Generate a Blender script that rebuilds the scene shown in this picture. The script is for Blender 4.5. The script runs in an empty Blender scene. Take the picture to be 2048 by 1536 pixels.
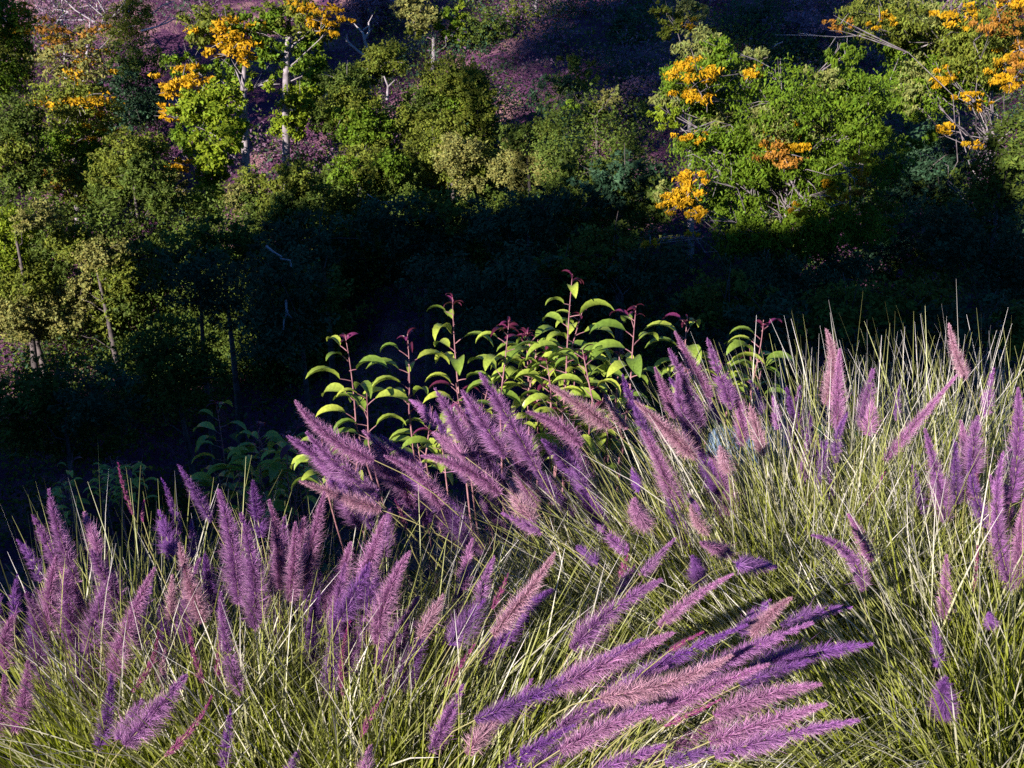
import bpy, math, random
import numpy as np
from mathutils import Vector, Matrix

random.seed(7)
rng = np.random.default_rng(7)
SC = bpy.context.scene
COL = SC.collection

# ------------------------------------------------------------------ camera
PITCH = math.radians(-18.0)
FPX = 2010.0
cam_data = bpy.data.cameras.new('camera')
cam = bpy.data.objects.new('camera', cam_data)
COL.objects.link(cam)
cam.location = (0, 0, 0)
cam.rotation_euler = (math.radians(90) + PITCH, 0, 0)
cam_data.sensor_width = 36.0
cam_data.lens = 36.0 * FPX / 2048.0
cam_data.clip_start = 0.05
cam_data.clip_end = 1000
SC.camera = cam

# ------------------------------------------------------------------ sky, sun, exposure
SUN_EL = math.radians(16.0)
SUN_AZ = math.radians(-38.0)        # behind the camera, well to the left
world = bpy.data.worlds.new('World')
SC.world = world
world.use_nodes = True
wn = world.node_tree
sky = wn.nodes.new('ShaderNodeTexSky')
sky.sky_type = 'NISHITA'
sky.sun_disc = False
sky.sun_elevation = SUN_EL
sky.sun_rotation = math.pi - SUN_AZ
sky.air_density = 1.0
sky.dust_density = 0.0
sky.ozone_density = 10.0
wn.links.new(sky.outputs[0], wn.nodes['Background'].inputs[0])
wn.nodes['Background'].inputs[1].default_value = 0.065

sun_vec = Vector((math.sin(SUN_AZ) * math.cos(SUN_EL), -math.cos(SUN_AZ) * math.cos(SUN_EL), math.sin(SUN_EL)))
sun_data = bpy.data.lights.new('sun', 'SUN')
sun_data.energy = 5.0
sun_data.angle = math.radians(0.5)
sun_data.color = (1.0, 0.91, 0.82)
sun = bpy.data.objects.new('sun', sun_data)
COL.objects.link(sun)
sun.rotation_euler = sun_vec.to_track_quat('Z', 'Y').to_euler()
sun.location = sun_vec * 60

SC.view_settings.view_transform = 'Standard'
SC.view_settings.look = 'None'
SC.view_settings.gamma = 1.0
SC.view_settings.exposure = 0.95
SC.view_settings.use_curve_mapping = False
SC.cycles.use_denoising = False
SC.cycles.max_bounces = 3
SC.cycles.diffuse_bounces = 1
SC.cycles.glossy_bounces = 1
SC.cycles.transmission_bounces = 1

# ------------------------------------------------------------------ helpers
CP, SP = math.cos(PITCH), math.sin(PITCH)

def P(px, py, Y):
    """point in the place seen at a direction, at the distance Y from the viewpoint's wall plane"""
    u = (px - 1024) / FPX
    v = (768 - py) / FPX
    d = np.array([u, CP - v * SP, SP + v * CP])
    return d * (Y / d[1])

def scale_at(py, Y):
    v = (768 - py) / FPX
    return (Y / (CP - v * SP)) / FPX       # metres per (2048-wide) pixel

def tag(o, label=None, cat=None, group=None, kind=None):
    if label: o['label'] = label
    if cat: o['category'] = cat
    if group: o['group'] = group
    if kind: o['kind'] = kind
    return o

def empty(name, loc, label, cat, group=None):
    o = bpy.data.objects.new(name, None)
    o.empty_display_size = 0.1
    o.location = tuple(loc)
    COL.objects.link(o)
    return tag(o, label, cat, group)

def build(name, verts, faces, mat, parent=None, cols=None, smooth=False, loc=None):
    """verts (n,3) world; faces (m,k) index array or list; one mesh object"""
    me = bpy.data.meshes.new(name)
    verts = np.asarray(verts, dtype=np.float32)
    org = np.zeros(3)
    if loc is not None:
        org = np.asarray(loc, dtype=np.float64)
    elif parent is not None and parent.type == 'EMPTY':
        org = np.array(parent.location)
    elif parent is not None:
        org = np.array(parent['_o']) if '_o' in parent else np.zeros(3)
    v = (verts - org).astype(np.float32)
    faces = np.asarray(faces, dtype=np.int32)
    m, k = faces.shape
    me.vertices.add(len(v)); me.vertices.foreach_set('co', v.ravel())
    me.loops.add(m * k); me.loops.foreach_set('vertex_index', faces.ravel())
    me.polygons.add(m)
    me.polygons.foreach_set('loop_start', np.arange(m, dtype=np.int32) * k)
    if smooth:
        me.polygons.foreach_set('use_smooth', np.ones(m, dtype=bool))
    me.update(calc_edges=True)
    if cols is not None:
        a = me.color_attributes.new('tint', 'FLOAT_COLOR', 'POINT')
        c = np.ones((len(v), 4), dtype=np.float32); c[:, :3] = np.clip(cols, 0, 1)
        a.data.foreach_set('color', c.ravel())
    me.materials.append(mat)
    o = bpy.data.objects.new(name, me)
    COL.objects.link(o)
    if parent is not None:
        o.parent = parent
    elif loc is not None:
        o.location = tuple(org)
    return o

def norm(a):
    return a / np.maximum(np.linalg.norm(a, axis=-1, keepdims=True), 1e-9)

def tube(path, radii, seg=6):
    path = np.asarray(path, float); n = len(path)
    radii = np.broadcast_to(np.asarray(radii, float), (n,))
    tan = np.gradient(path, axis=0); tan = norm(tan)
    ref = np.array([0.31, 0.77, 0.2])
    a = norm(np.cross(tan, ref)); b = np.cross(tan, a)
    ang = np.linspace(0, 2 * math.pi, seg, endpoint=False)
    ring = (a[:, None, :] * np.cos(ang)[None, :, None] + b[:, None, :] * np.sin(ang)[None, :, None]) * radii[:, None, None]
    v = (path[:, None, :] + ring).reshape(-1, 3)
    i = np.arange(n - 1)[:, None] * seg; j = np.arange(seg)[None, :]; j2 = (j + 1) % seg
    f = np.stack([i + j, i + j2, i + seg + j2, i + seg + j], axis=-1).reshape(-1, 4)
    return v, f

class Bag:
    def __init__(s): s.v = []; s.f = []; s.c = []; s.n = 0
    def add(s, v, f, c=None):
        s.v.append(v); s.f.append(np.asarray(f) + s.n); s.n += len(v)
        if c is not None: s.c.append(np.broadcast_to(c, (len(v), 3)))
    def make(s, name, mat, parent=None, **kw):
        return build(name, np.concatenate(s.v), np.concatenate(s.f), mat, parent,
                     cols=np.concatenate(s.c) if s.c else None, **kw)

def bez(p0, p1, p2, n):
    t = np.linspace(0, 1, n)[:, None]
    return (1 - t) ** 2 * p0 + 2 * t * (1 - t) * p1 + t ** 2 * p2

# ------------------------------------------------------------------ materials
def new_mat(name):
    m = bpy.data.materials.new(name); m.use_nodes = True
    nt = m.node_tree; nt.nodes.clear()
    out = nt.nodes.new('ShaderNodeOutputMaterial')
    return m, nt, out

def foliage_mat(name, colour=None, trans=0.3, rough=0.5, spec=0.3, noise=None, bright=1.0):
    """reflecting + light-passing leaf; colour from the per-leaf tint or a fixed colour"""
    m, nt, out = new_mat(name)
    if colour is None:
        src = nt.nodes.new('ShaderNodeVertexColor'); src.layer_name = 'tint'; cs = src.outputs[0]
    else:
        src = nt.nodes.new('ShaderNodeRGB'); src.outputs[0].default_value = (*colour, 1); cs = src.outputs[0]
    if noise:
        tc = nt.nodes.new('ShaderNodeTexCoord')
        nz = nt.nodes.new('ShaderNodeTexNoise'); nz.inputs['Scale'].default_value = noise[0]
        nz.inputs['Detail'].default_value = 3
        nt.links.new(tc.outputs['Object'], nz.inputs['Vector'])
        mr = nt.nodes.new('ShaderNodeMapRange')
        mr.inputs[1].default_value = 0.3; mr.inputs[2].default_value = 0.7
        mr.inputs[3].default_value = 1 - noise[1]; mr.inputs[4].default_value = 1 + noise[1]
        nt.links.new(nz.outputs[0], mr.inputs[0])
        mx = nt.nodes.new('ShaderNodeMix'); mx.data_type = 'RGBA'; mx.blend_type = 'MULTIPLY'; mx.inputs[0].default_value = 1
        nt.links.new(cs, mx.inputs[6]); nt.links.new(mr.outputs[0], mx.inputs[7]); cs = mx.outputs[2]
    if colour is not None:
        oi = nt.nodes.new('ShaderNodeObjectInfo')
        hs = nt.nodes.new('ShaderNodeHueSaturation')
        m1 = nt.nodes.new('ShaderNodeMapRange'); m1.inputs[3].default_value = .475; m1.inputs[4].default_value = .525
        m2 = nt.nodes.new('ShaderNodeMapRange'); m2.inputs[3].default_value = 1.2; m2.inputs[4].default_value = .5
        nt.links.new(oi.outputs['Random'], m1.inputs[0]); nt.links.new(oi.outputs['Random'], m2.inputs[0])
        nt.links.new(m1.outputs[0], hs.inputs['Hue']); nt.links.new(m2.outputs[0], hs.inputs['Value'])
        nt.links.new(cs, hs.inputs['Color']); cs = hs.outputs[0]
    pb = nt.nodes.new('ShaderNodeBsdfPrincipled')
    pb.inputs['Roughness'].default_value = rough
    pb.inputs['Specular IOR Level'].default_value = spec
    nt.links.new(cs, pb.inputs['Base Color'])
    if trans > 0:
        tr = nt.nodes.new('ShaderNodeBsdfTranslucent'); nt.links.new(cs, tr.inputs[0])
        mix = nt.nodes.new('ShaderNodeMixShader'); mix.inputs[0].default_value = trans
        nt.links.new(pb.outputs[0], mix.inputs[1]); nt.links.new(tr.outputs[0], mix.inputs[2])
        nt.links.new(mix.outputs[0], out.inputs[0])
    else:
        nt.links.new(pb.outputs[0], out.inputs[0])
    return m

def bark_mat(name, c1, c2, scale=6.0):
    m, nt, out = new_mat(name)
    tc = nt.nodes.new('ShaderNodeTexCoord')
    nz = nt.nodes.new('ShaderNodeTexNoise'); nz.inputs['Scale'].default_value = scale; nz.inputs['Detail'].default_value = 6
    nt.links.new(tc.outputs['Object'], nz.inputs['Vector'])
    cr = nt.nodes.new('ShaderNodeValToRGB')
    cr.color_ramp.elements[0].position = 0.35; cr.color_ramp.elements[0].color = (*c1, 1)
    cr.color_ramp.elements[1].position = 0.62; cr.color_ramp.elements[1].color = (*c2, 1)
    nt.links.new(nz.outputs[0], cr.inputs[0])
    pb = nt.nodes.new('ShaderNodeBsdfPrincipled'); pb.inputs['Roughness'].default_value = 0.9
    pb.inputs['Specular IOR Level'].default_value = 0.1
    nt.links.new(cr.outputs[0], pb.inputs['Base Color'])
    bp = nt.nodes.new('ShaderNodeBump'); bp.inputs['Strength'].default_value = 0.5
    nt.links.new(nz.outputs[0], bp.inputs['Height']); nt.links.new(bp.outputs[0], pb.inputs['Normal'])
    nt.links.new(pb.outputs[0], out.inputs[0])
    return m

M_leaf = foliage_mat('tree_leaf', trans=0.25, rough=0.6, spec=0.15)
M_plume = foliage_mat('plume_bristle', trans=0.22, rough=0.7, spec=0.1)
M_blade = foliage_mat('grass_blade', trans=0.25, rough=0.42, spec=0.4)
M_sleaf = foliage_mat('sumac_leaf', (0.40, 0.54, 0.08), trans=0.28, rough=0.36, spec=0.6, noise=(14.0, 0.22))
M_sred = foliage_mat('sumac_young_leaf', (0.18, 0.03, 0.085), trans=0.2, rough=0.35, spec=0.5, noise=(20.0, 0.3))
M_sstem = bark_mat('sumac_stem', (0.24, 0.10, 0.13), (0.42, 0.22, 0.24), 30)
M_pale = bark_mat('pale_bark', (0.20, 0.17, 0.19), (0.42, 0.37, 0.40), 3)
M_walnut = bark_mat('walnut_bark', (0.15, 0.12, 0.14), (0.34, 0.3, 0.32), 5)
M_white = bark_mat('bleached_wood', (0.32, 0.28, 0.32), (0.55, 0.5, 0.53), 3)
M_dark = bark_mat('oak_bark', (0.07, 0.06, 0.06), (0.17, 0.14, 0.14), 4)

def ground_mat():
    m, nt, out = new_mat('hillside_soil')
    tc = nt.nodes.new('ShaderNodeTexCoord')
    n1 = nt.nodes.new('ShaderNodeTexNoise'); n1.inputs['Scale'].default_value = 0.35; n1.inputs['Detail'].default_value = 8
    n1.inputs['Roughness'].default_value = 0.7
    nt.links.new(tc.outputs['Object'], n1.inputs['Vector'])
    cr = nt.nodes.new('ShaderNodeValToRGB')
    e = cr.color_ramp.elements
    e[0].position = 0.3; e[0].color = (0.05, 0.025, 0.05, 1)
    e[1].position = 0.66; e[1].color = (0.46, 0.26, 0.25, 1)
    k = e.new(0.5); k.color = (0.15, 0.06, 0.13, 1)  # purple here stands in for haze over the upper slope
    nt.links.new(n1.outputs[0], cr.inputs[0])
    n2 = nt.nodes.new('ShaderNodeTexNoise'); n2.inputs['Scale'].default_value = 9; n2.inputs['Detail'].default_value = 6
    nt.links.new(tc.outputs['Object'], n2.inputs['Vector'])
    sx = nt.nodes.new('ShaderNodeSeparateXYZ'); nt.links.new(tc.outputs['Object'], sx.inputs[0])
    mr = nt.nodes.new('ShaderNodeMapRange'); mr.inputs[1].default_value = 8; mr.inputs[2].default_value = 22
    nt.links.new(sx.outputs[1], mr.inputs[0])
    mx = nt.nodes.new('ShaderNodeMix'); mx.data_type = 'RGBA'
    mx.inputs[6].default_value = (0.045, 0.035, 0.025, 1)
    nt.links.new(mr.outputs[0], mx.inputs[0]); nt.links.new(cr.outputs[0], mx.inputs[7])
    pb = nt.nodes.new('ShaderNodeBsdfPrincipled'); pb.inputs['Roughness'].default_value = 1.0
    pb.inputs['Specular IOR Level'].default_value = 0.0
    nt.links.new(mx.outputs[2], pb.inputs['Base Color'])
    bp = nt.nodes.new('ShaderNodeBump'); bp.inputs['Strength'].default_value = 0.8; bp.inputs['Distance'].default_value = 0.3
    nt.links.new(n2.outputs[0], bp.inputs['Height']); nt.links.new(bp.outputs[0], pb.inputs['Normal'])
    nt.links.new(pb.outputs[0], out.inputs[0])
    return m
M_ground = ground_mat()

# ------------------------------------------------------------------ terrain
def sm(a, b, x):
    t = np.clip((x - a) / (b - a), 0, 1); return t * t * (3 - 2 * t)

CX = np.array([-80, -52, -45, -43, -41.5, -38, -33, -27, -21.5, -17.7, -15.5, -13.4, -11.5, -10, -8.7, -8.25, -7.5, 60])
CZ = np.array([0., 2.5, 4.0, 4.6, 9.6, 10.4, 11., 10.0, 7.4, 7.4, 9.0, 10.6, 7.0, 5.4, 3.4, -.7, -1.2, -1.2])  # crest heights set by where the ravine's shadow edge should fall
def knoll(x, y, base):
    """unseen ground behind the viewpoint, its crest shaped to keep sun off the ravine"""
    xc = x - (y + 6) * .7813
    z = np.interp(xc, CX, CZ) + (-6 - y) * .364 + .35 * np.sin(xc * 2.1) * np.sin(xc * .9 + 1) * (xc < -9)
    w = sm(-5, -14, y) * sm(-46, -22, y)
    return np.where(z > base, base + (z - base) * w, base)

def H(x, y):
    x = np.asarray(x, float); y = np.asarray(y, float)
    near = -1.9 + 0.1 * np.clip(x, -2.5, 3.0)
    near = near + 1.0 * sm(0.5, -8.0, y)                             # the bank behind the viewpoint
    near = near - 0.75 * np.maximum(-2.2 - x, 0) * sm(-3.0, 0.5, y)   # falls away on the left
    near = near - 0.85 * np.maximum(y - 3.5 - 0.15 * np.clip(x, -4, 4), 0)  # and steeply ahead
    near = np.maximum(near, knoll(x, y, near))
    far = -2.6 * sm(-4, -13, x) * (1 - sm(40, 50, y)) - 15.2 + 0.43 * (y - 24) + 1.2 * np.sin(x * 0.11 + 0.6) * sm(26, 60, y) + 0.5 * np.sin(x * 0.31 + y * 0.23)
    far = far + 0.25 * np.sin(x * 0.9 + 1.3) * np.sin(y * 0.8)
    floor = -16.0 + 0.2 * np.sin(x * 0.7) + 0.02 * np.abs(x)
    k = 0.8
    m = np.maximum(np.maximum(near, floor), far)
    return m

def grid(xs, ys, name):
    X, Y = np.meshgrid(xs, ys)
    Z = H(X, Y)
    v = np.stack([X, Y, Z], -1).reshape(-1, 3)
    nx, ny = len(xs), len(ys)
    i = np.arange(ny - 1)[:, None] * nx; j = np.arange(nx - 1)[None, :]
    f = np.stack([i + j, i + j + 1, i + nx + j + 1, i + nx + j], -1).reshape(-1, 4)
    return tag(build(name, v, f, M_ground, smooth=True), kind='structure')

xs = np.concatenate([np.arange(-160, -60, 5), np.arange(-60, -6, .6), np.arange(-6, 6, 0.25), np.arange(6, 60, 1.0), np.arange(60, 161, 5)])
ys = np.concatenate([np.arange(-80, -30, 4), np.arange(-30, -8, .8), np.arange(-8, 8, 0.25), np.arange(8, 80, 1.0), np.arange(80, 200, 6)])
grid(xs, ys, 'ground')

# ------------------------------------------------------------------ leaf clouds
def leaf_quads(c, nrm, size, aspect=1.7, droop=None):
    n = len(c)
    ref = norm(rng.normal(size=(n, 3)))
    if droop is not None:
        ref = norm(ref * (1 - droop) + np.array([0, 0, -1.0]) * droop)
    t = norm(ref - nrm * np.sum(ref * nrm, 1, keepdims=True))
    b = np.cross(nrm, t)
    L = (size * rng.uniform(0.65, 1.35, n))[:, None]
    W = L / aspect
    v = np.stack([c + t * L * 0.5, c - t * L * 0.5 + b * W * 0.5, c - t * L * 0.38 - b * W * 0.5], 1).reshape(-1, 3)
    f = np.arange(n * 3).reshape(n, 3)
    return v, f

COLS = {   # base colours of leaves, jitter
    'oak':    ((0.095, 0.14, 0.022), 0.38),
    'olive':  ((0.165, 0.20, 0.026), 0.36),
    'grey':   ((0.25, 0.25, 0.07), 0.3),
    'lime':   ((0.21, 0.285, 0.018), 0.28),
    'green':  ((0.12, 0.20, 0.014), 0.36),
    'pale':   ((0.24, 0.27, 0.075), 0.3),
    'gold':   ((0.58, 0.33, 0.012), 0.3),
    'rust':   ((0.40, 0.19, 0.03), 0.3),
    'deep':   ((0.045, 0.10, 0.05), 0.45),  # dark blue-green leaves, with shade put into the colour
    'mauve':  ((0.25, 0.15, 0.23), 0.25),  # dry brush colour, purple pushed up in place of haze
}

def lobe_leaves(px, py, rx, ry, Y, leaf, dens, kind, aspect=1.7, droop=None, clump=0.2):
    s = scale_at(py, Y)
    g_ = 1.32 if kind in ('gold', 'rust') else 1.24
    dens *= .72 if kind in ('gold', 'rust') else 1
    rx *= g_; ry *= g_
    return mass(P(px, py, Y), np.array([rx * s, (rx + ry) * .5 * s, ry * s]), leaf, dens, kind, aspect, droop, clump)

def mass(c, R, leaf, dens, kind, aspect=1.7, droop=None, clump=0.2):
    spray = kind in ('gold', 'rust')
    vol = R[0] * R[2] * math.pi
    leaf = leaf * 1.25
    n = int(8.0 * dens * vol / (leaf * leaf * 0.5))
    n = max(n, 40)
    ns = max(10, n // (44 if spray else 34))
    d = norm(rng.normal(size=(ns, 3)))
    rad = rng.uniform(0, 1, ns) ** 0.45
    sub = d * rad[:, None] * R * 0.92
    which = rng.integers(0, ns, n)
    cr = clump * np.mean(R) * rng.uniform(0.5, 1.25, ns)
    off = rng.normal(size=(n, 3)) * 0.55 * cr[which][:, None]
    off[:, 2] *= 0.5 if spray else 0.75
    if spray: off[:, :2] *= 1.2
    pos = sub[which] + off
    out = norm(pos / R + 1e-6)
    nrm = norm(out * 0.5 + np.array([-0.22, -0.42, 0.35]) + rng.normal(size=(n, 3)) * 0.75)
    v, f = leaf_quads(c + pos, nrm, leaf, aspect, droop)
    base, jit = COLS[kind]
    subj = 1 + rng.uniform(-jit, jit, ns) * 0.7
    lj = 1 + rng.uniform(-jit, jit, n)
    hue = rng.uniform(-0.12, 0.12, (n, 1)) * np.array([1, 0, -0.5])
    col = np.array(base) * (subj[which] * lj)[:, None] * (1 + hue)
    return v, f, np.repeat(col, 3, axis=0), c

GOLD = ('gold', 'rust')

def make_tree(name, label, Y, base_px, lobes, leaf=0.10, dens=1.0, bark=M_dark, trunk_r=0.16, cat='tree',
              group='trees on the far hillside', trunk=None, limbs=(), depth_jit=0.8, aspect=1.7, droop=None,
              twigs=0.012, top=None, skirt=True):
    """base_px: column the trunk stands in; trunk: optional list of direction points for a visible trunk"""
    bx = P(base_px, 400, Y)[0]
    bz = float(H(bx, Y))
    root = np.array([bx, Y, bz])
    e = empty(name, root, label, cat, group)
    green, gold, wood = Bag(), Bag(), Bag()
    cents = []
    for lb in lobes:
        px, py, rx, ry, kind = lb[:5]
        dd = lb[5] if len(lb) > 5 else 1.0
        Yl = Y + rng.uniform(-depth_jit, depth_jit) - ((2.0 if name.startswith('walnut') else .9) if kind in GOLD else 0) - (2.2 if kind == 'lime' and Y == 42 else 0)
        v, f, c, cen = lobe_leaves(px, py, rx, ry, Yl, leaf, dens * dd, kind, aspect=aspect, droop=droop)
        (gold if kind in GOLD else green).add(v, f, c)
        cents.append((cen, rx * scale_at(py, Yl)))
    if name.startswith('oak') and skirt:
        # low skirts of foliage down to the slope
        lo = min(c[0][2] - c[1] for c in cents); xs_ = [c[0][0] for c in cents]
        wd_ = max(max(xs_) - min(xs_), 1.0) * .5 + .8; xm_ = (max(xs_) + min(xs_)) / 2
        for k in range(5):
            cx_ = xm_ + (k - 2) / 2 * wd_; cy_ = Y + rng.uniform(-.6, .6)
            g_ = float(H(cx_, cy_)); h_ = max(lo - g_, .6) * .75
            v, f, c, cen = mass(np.array([cx_, cy_, g_ + h_ * .7]), np.array([wd_ * .45, .9, h_]), leaf * 1.1, dens * .6, 'oak')
            green.add(v, f, c)
    # trunk
    if trunk:
        pts = np.array([P(a, b, Y) for a, b in trunk])
        pts = np.vstack([[root - np.array([0, 0, 0.3])], pts])
    else:
        zt = max(c[0][2] for c in cents)
        xm = np.mean([c[0][0] for c in cents])
        tip = np.array([bx * 0.4 + xm * 0.6, Y, bz + (zt - bz) * 0.9])
        mid = (root + tip) / 2 + np.array([rng.uniform(-.4, .4), rng.uniform(-.3, .3), 0])
        pts = bez(root - np.array([0, 0, 0.3]), mid, tip, 7)
    m0 = len(pts); tt = np.linspace(0, m0 - 1, 16)
    pts = np.stack([np.interp(tt, np.arange(m0), pts[:, k]) for k in range(3)], 1)
    n = len(pts)
    v, f = tube(pts, np.linspace(trunk_r, trunk_r * 0.25, n), 7)
    wood.add(v, f)
    for cen, r in cents:
        # a limb from the trunk to the heart of each leaf mass, and some twigs
        k = int(np.argmin(np.abs(pts[:, 2] - (cen[2] - rng.uniform(.3, .75) * abs(cen[0] - bx) - 0.4 * r))))
        k = min(max(k, 1), n - 1)
        a = pts[k]
        ctrl = (a + cen) / 2 + np.array([rng.uniform(-.15, .15), rng.uniform(-.15, .15), rng.uniform(.02, .28)]) * np.linalg.norm(cen - a)
        lp = bez(a, ctrl, cen, 6)
        lp[1:5] += rng.normal(size=(4, 3)) * .05 * np.linalg.norm(cen - a)
        v, f = tube(lp, np.linspace(trunk_r * 0.15, trunk_r * 0.05, 6), 5); wood.add(v, f)
        for _ in range(5):
            d = norm(rng.normal(size=3) + np.array([0, -0.4, 0.3])) * r * rng.uniform(0.7, 1.15)
            tp = bez(lp[rng.integers(3, 6)], cen + d * 0.5 + np.array([0, 0, 0.1 * r]), cen + d, 4)
            v, f = tube(tp, np.linspace(twigs * 1.6, twigs * 0.5, 4), 4); wood.add(v, f)
    for pl, r0, r1 in limbs:
        q = np.array([P(a, b, Y - 0.25) for a, b in pl])
        v, f = tube(q, np.linspace(r0, r1, len(q)), 6); wood.add(v, f)
    wood.make('trunk', bark, e, smooth=True)
    if green.n: green.make('crown', M_leaf, e)
    if gold.n:
        o = gold.make('yellow_foliage', M_leaf, e)
        o['label'] = 'autumn yellow and orange leaves'
    return e

# ------------------------------------------------------------------ trees of the far hillside
make_tree('sycamore_tree', 'slender tree at upper left with pale trunk and orange leaf tufts all over', 45, 140, [
    (140, 60, 62, 40, 'rust', .22), (150, 110, 75, 45, 'gold', .17), (150, 360, 60, 40, 'olive', 1), (165, 410, 56, 40, 'oak', 1), (145, 120, 70, 60, 'grey', .45), (150, 200, 80, 45, 'gold', .2),
    (150, 215, 82, 55, 'olive', .75), (185, 270, 50, 35, 'gold', .3), (150, 290, 75, 50, 'green', .9), (205, 320, 45, 40, 'green', 1),
    (95, 350, 36, 40, 'grey', .7), (100, 345, 34, 38, 'rust', .25)], leaf=.13, bark=M_pale, trunk_r=.15,
    trunk=[(152, 330), (146, 250), (133, 180), (130, 110), (124, 40)],
    limbs=[([(146, 250), (190, 225), (225, 190)], .04, .015), ([(140, 215), (100, 190), (75, 160)], .04, .015), ([(132, 140), (165, 100), (180, 60)], .035, .01)])
make_tree('sycamore_tree', 'tree cut by the top left corner, green with some orange leaves', 50, -20, [
    (15, 40, 45, 50, 'green'), (20, 110, 42, 50, 'olive'), (10, 30, 45, 45, 'gold', .22), (0, 160, 45, 40, 'green')], leaf=.13, bark=M_pale)
make_tree('sycamore_tree', 'large tree with grey trunk, lime foliage trailing down and a bright golden tuft', 42, 487, [
    (365, 160, 48, 26, 'gold', .9), (345, 185, 34, 20, 'gold', .6), (455, 75, 62, 36, 'gold', .7), (410, 45, 55, 40, 'olive', .8), (500, 55, 45, 35, 'green', .6),
    (460, 110, 42, 20, 'gold', .6), (340, 230, 30, 18, 'gold', .6), (400, 215, 52, 36, 'lime', 1.1), (370, 130, 40, 22, 'green', .8),
    (440, 200, 40, 38, 'lime', 1.2), (450, 255, 34, 44, 'lime', 1.3), (425, 300, 44, 42, 'lime', 1.2), (380, 265, 40, 30, 'green', 1),
    (355, 320, 24, 22, 'gold', .5), (430, 300, 30, 22, 'gold', .25), (430, 350, 30, 34, 'lime', 1.2), (412, 402, 34, 32, 'lime', 1.5),
    (350, 375, 24, 35, 'grey', .8), (520, 165, 34, 14, 'lime', .8), (465, 140, 40, 25, 'green', .7)],
    leaf=.14, bark=M_pale, trunk_r=.2, trunk=[(492, 330), (489, 240), (486, 180), (491, 110), (484, 40)],
    limbs=[([(488, 205), (455, 165), (440, 170)], .035, .012), ([(487, 180), (474, 146), (470, 138)], .04, .012), ([(489, 180), (520, 170), (560, 168)], .04, .015),
           ([(487, 200), (472, 198)], .025, .01)])
make_tree('sycamore_tree', 'tree with straight pale trunk and forked white limb, orange leaves at its right', 47, 573, [
    (585, 30, 60, 34, 'olive', .8), (640, 55, 34, 32, 'olive', .7), (650, 50, 34, 34, 'gold', .28), (600, 20, 60, 26, 'gold', .3), (540, 60, 34, 40, 'green', .7), (545, 115, 26, 30, 'green', .8),
    (615, 105, 40, 36, 'green', .9), (620, 150, 34, 26, 'green', .9), (600, 205, 42, 28, 'lime', 1.2), (585, 245, 40, 30, 'lime', 1.3), (610, 180, 36, 20, 'lime', .9), (680, 45, 28, 7, 'gold', .7)],
    leaf=.14, bark=M_pale, trunk_r=.2, trunk=[(572, 168), (573, 120), (575, 75), (580, 30)],
    limbs=[([(575, 80), (590, 66), (612, 63)], .06, .03)])
make_tree('bare_tree', 'leafless mauve twiggy tree at the top left edge of the slope', 58, 190, [
    (110, 15, 60, 40, 'mauve', .10), (200, 20, 60, 40, 'mauve', .10), (250, 55, 50, 40, 'olive', .55), (265, 20, 34, 40, 'olive', .5)], leaf=.10, bark=M_white, twigs=.03, trunk_r=.12,
    limbs=[([(190, 45), (150, 20), (120, -10)], .05, .02), ([(200, 60), (210, 25), (190, -10)], .05, .02), ([(170, 40), (110, 40), (70, 10)], .04, .015), ([(215, 40), (180, 10), (160, 15)], .03, .012)])

def pale_log(name, label, Y, pl, r0, r1, cat='fallen branch'):
    pts = np.array([P(a, b, Y) for a, b in pl[0]])
    org = pts[0].copy()
    bag = Bag()
    for k, line in enumerate(pl):
        q = np.array([P(a, b, Y) for a, b in line]); q[:, 1] += rng.uniform(-.15, .15, len(q))
        v, f = tube(q, np.linspace(r0 if k == 0 else r0 * .6, r1, len(q)) * .55, 6); bag.add(v, f)
    o = bag.make(name, M_white, None, smooth=True, loc=org)
    return tag(o, label, cat, 'bleached dead wood on the hillside')

pale_log('fallen_branch', 'pale fallen branch lying on the pink soil, upper one of two', 59, [[(300, 32), (322, 14), (350, 2)], [(318, 16), (330, 8), (345, 14)]], .10, .04)
pale_log('fallen_branch', 'pale fallen branch lying on the pink soil, lower one of two', 57, [[(282, 62), (310, 54), (335, 46), (350, 36)], [(320, 50), (334, 40), (340, 30)]], .10, .04)
e = empty('dead_tree', (P(730, 300, 50)[0], 50, float(H(P(730, 300, 50)[0], 50))), 'bleached forked dead tree standing above the oaks', 'dead tree', 'bleached dead wood on the hillside')
bag = Bag()
for pl, r0, r1 in [([(738, 200), (733, 130), (735, 100), (728, 78), (738, 62), (738, 44)], .15, .06), ([(731, 112), (716, 102), (703, 90), (693, 80), (694, 68)], .10, .05),
                   ([(729, 80), (727, 66), (715, 55), (703, 42)], .09, .03), ([(694, 84), (690, 76)], .04, .02), ([(738, 46), (746, 30)], .03, .02), ([(727, 60), (738, 52)], .04, .03)]:
    q = np.array([P(a, b, 50) for a, b in pl]); q[:, 1] += rng.uniform(-.2, .2, len(q)); v, f = tube(q, np.linspace(r0, r1, len(q)) * .7, 7); bag.add(v, f)
bag.make('trunk', M_white, e, smooth=True)

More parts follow.
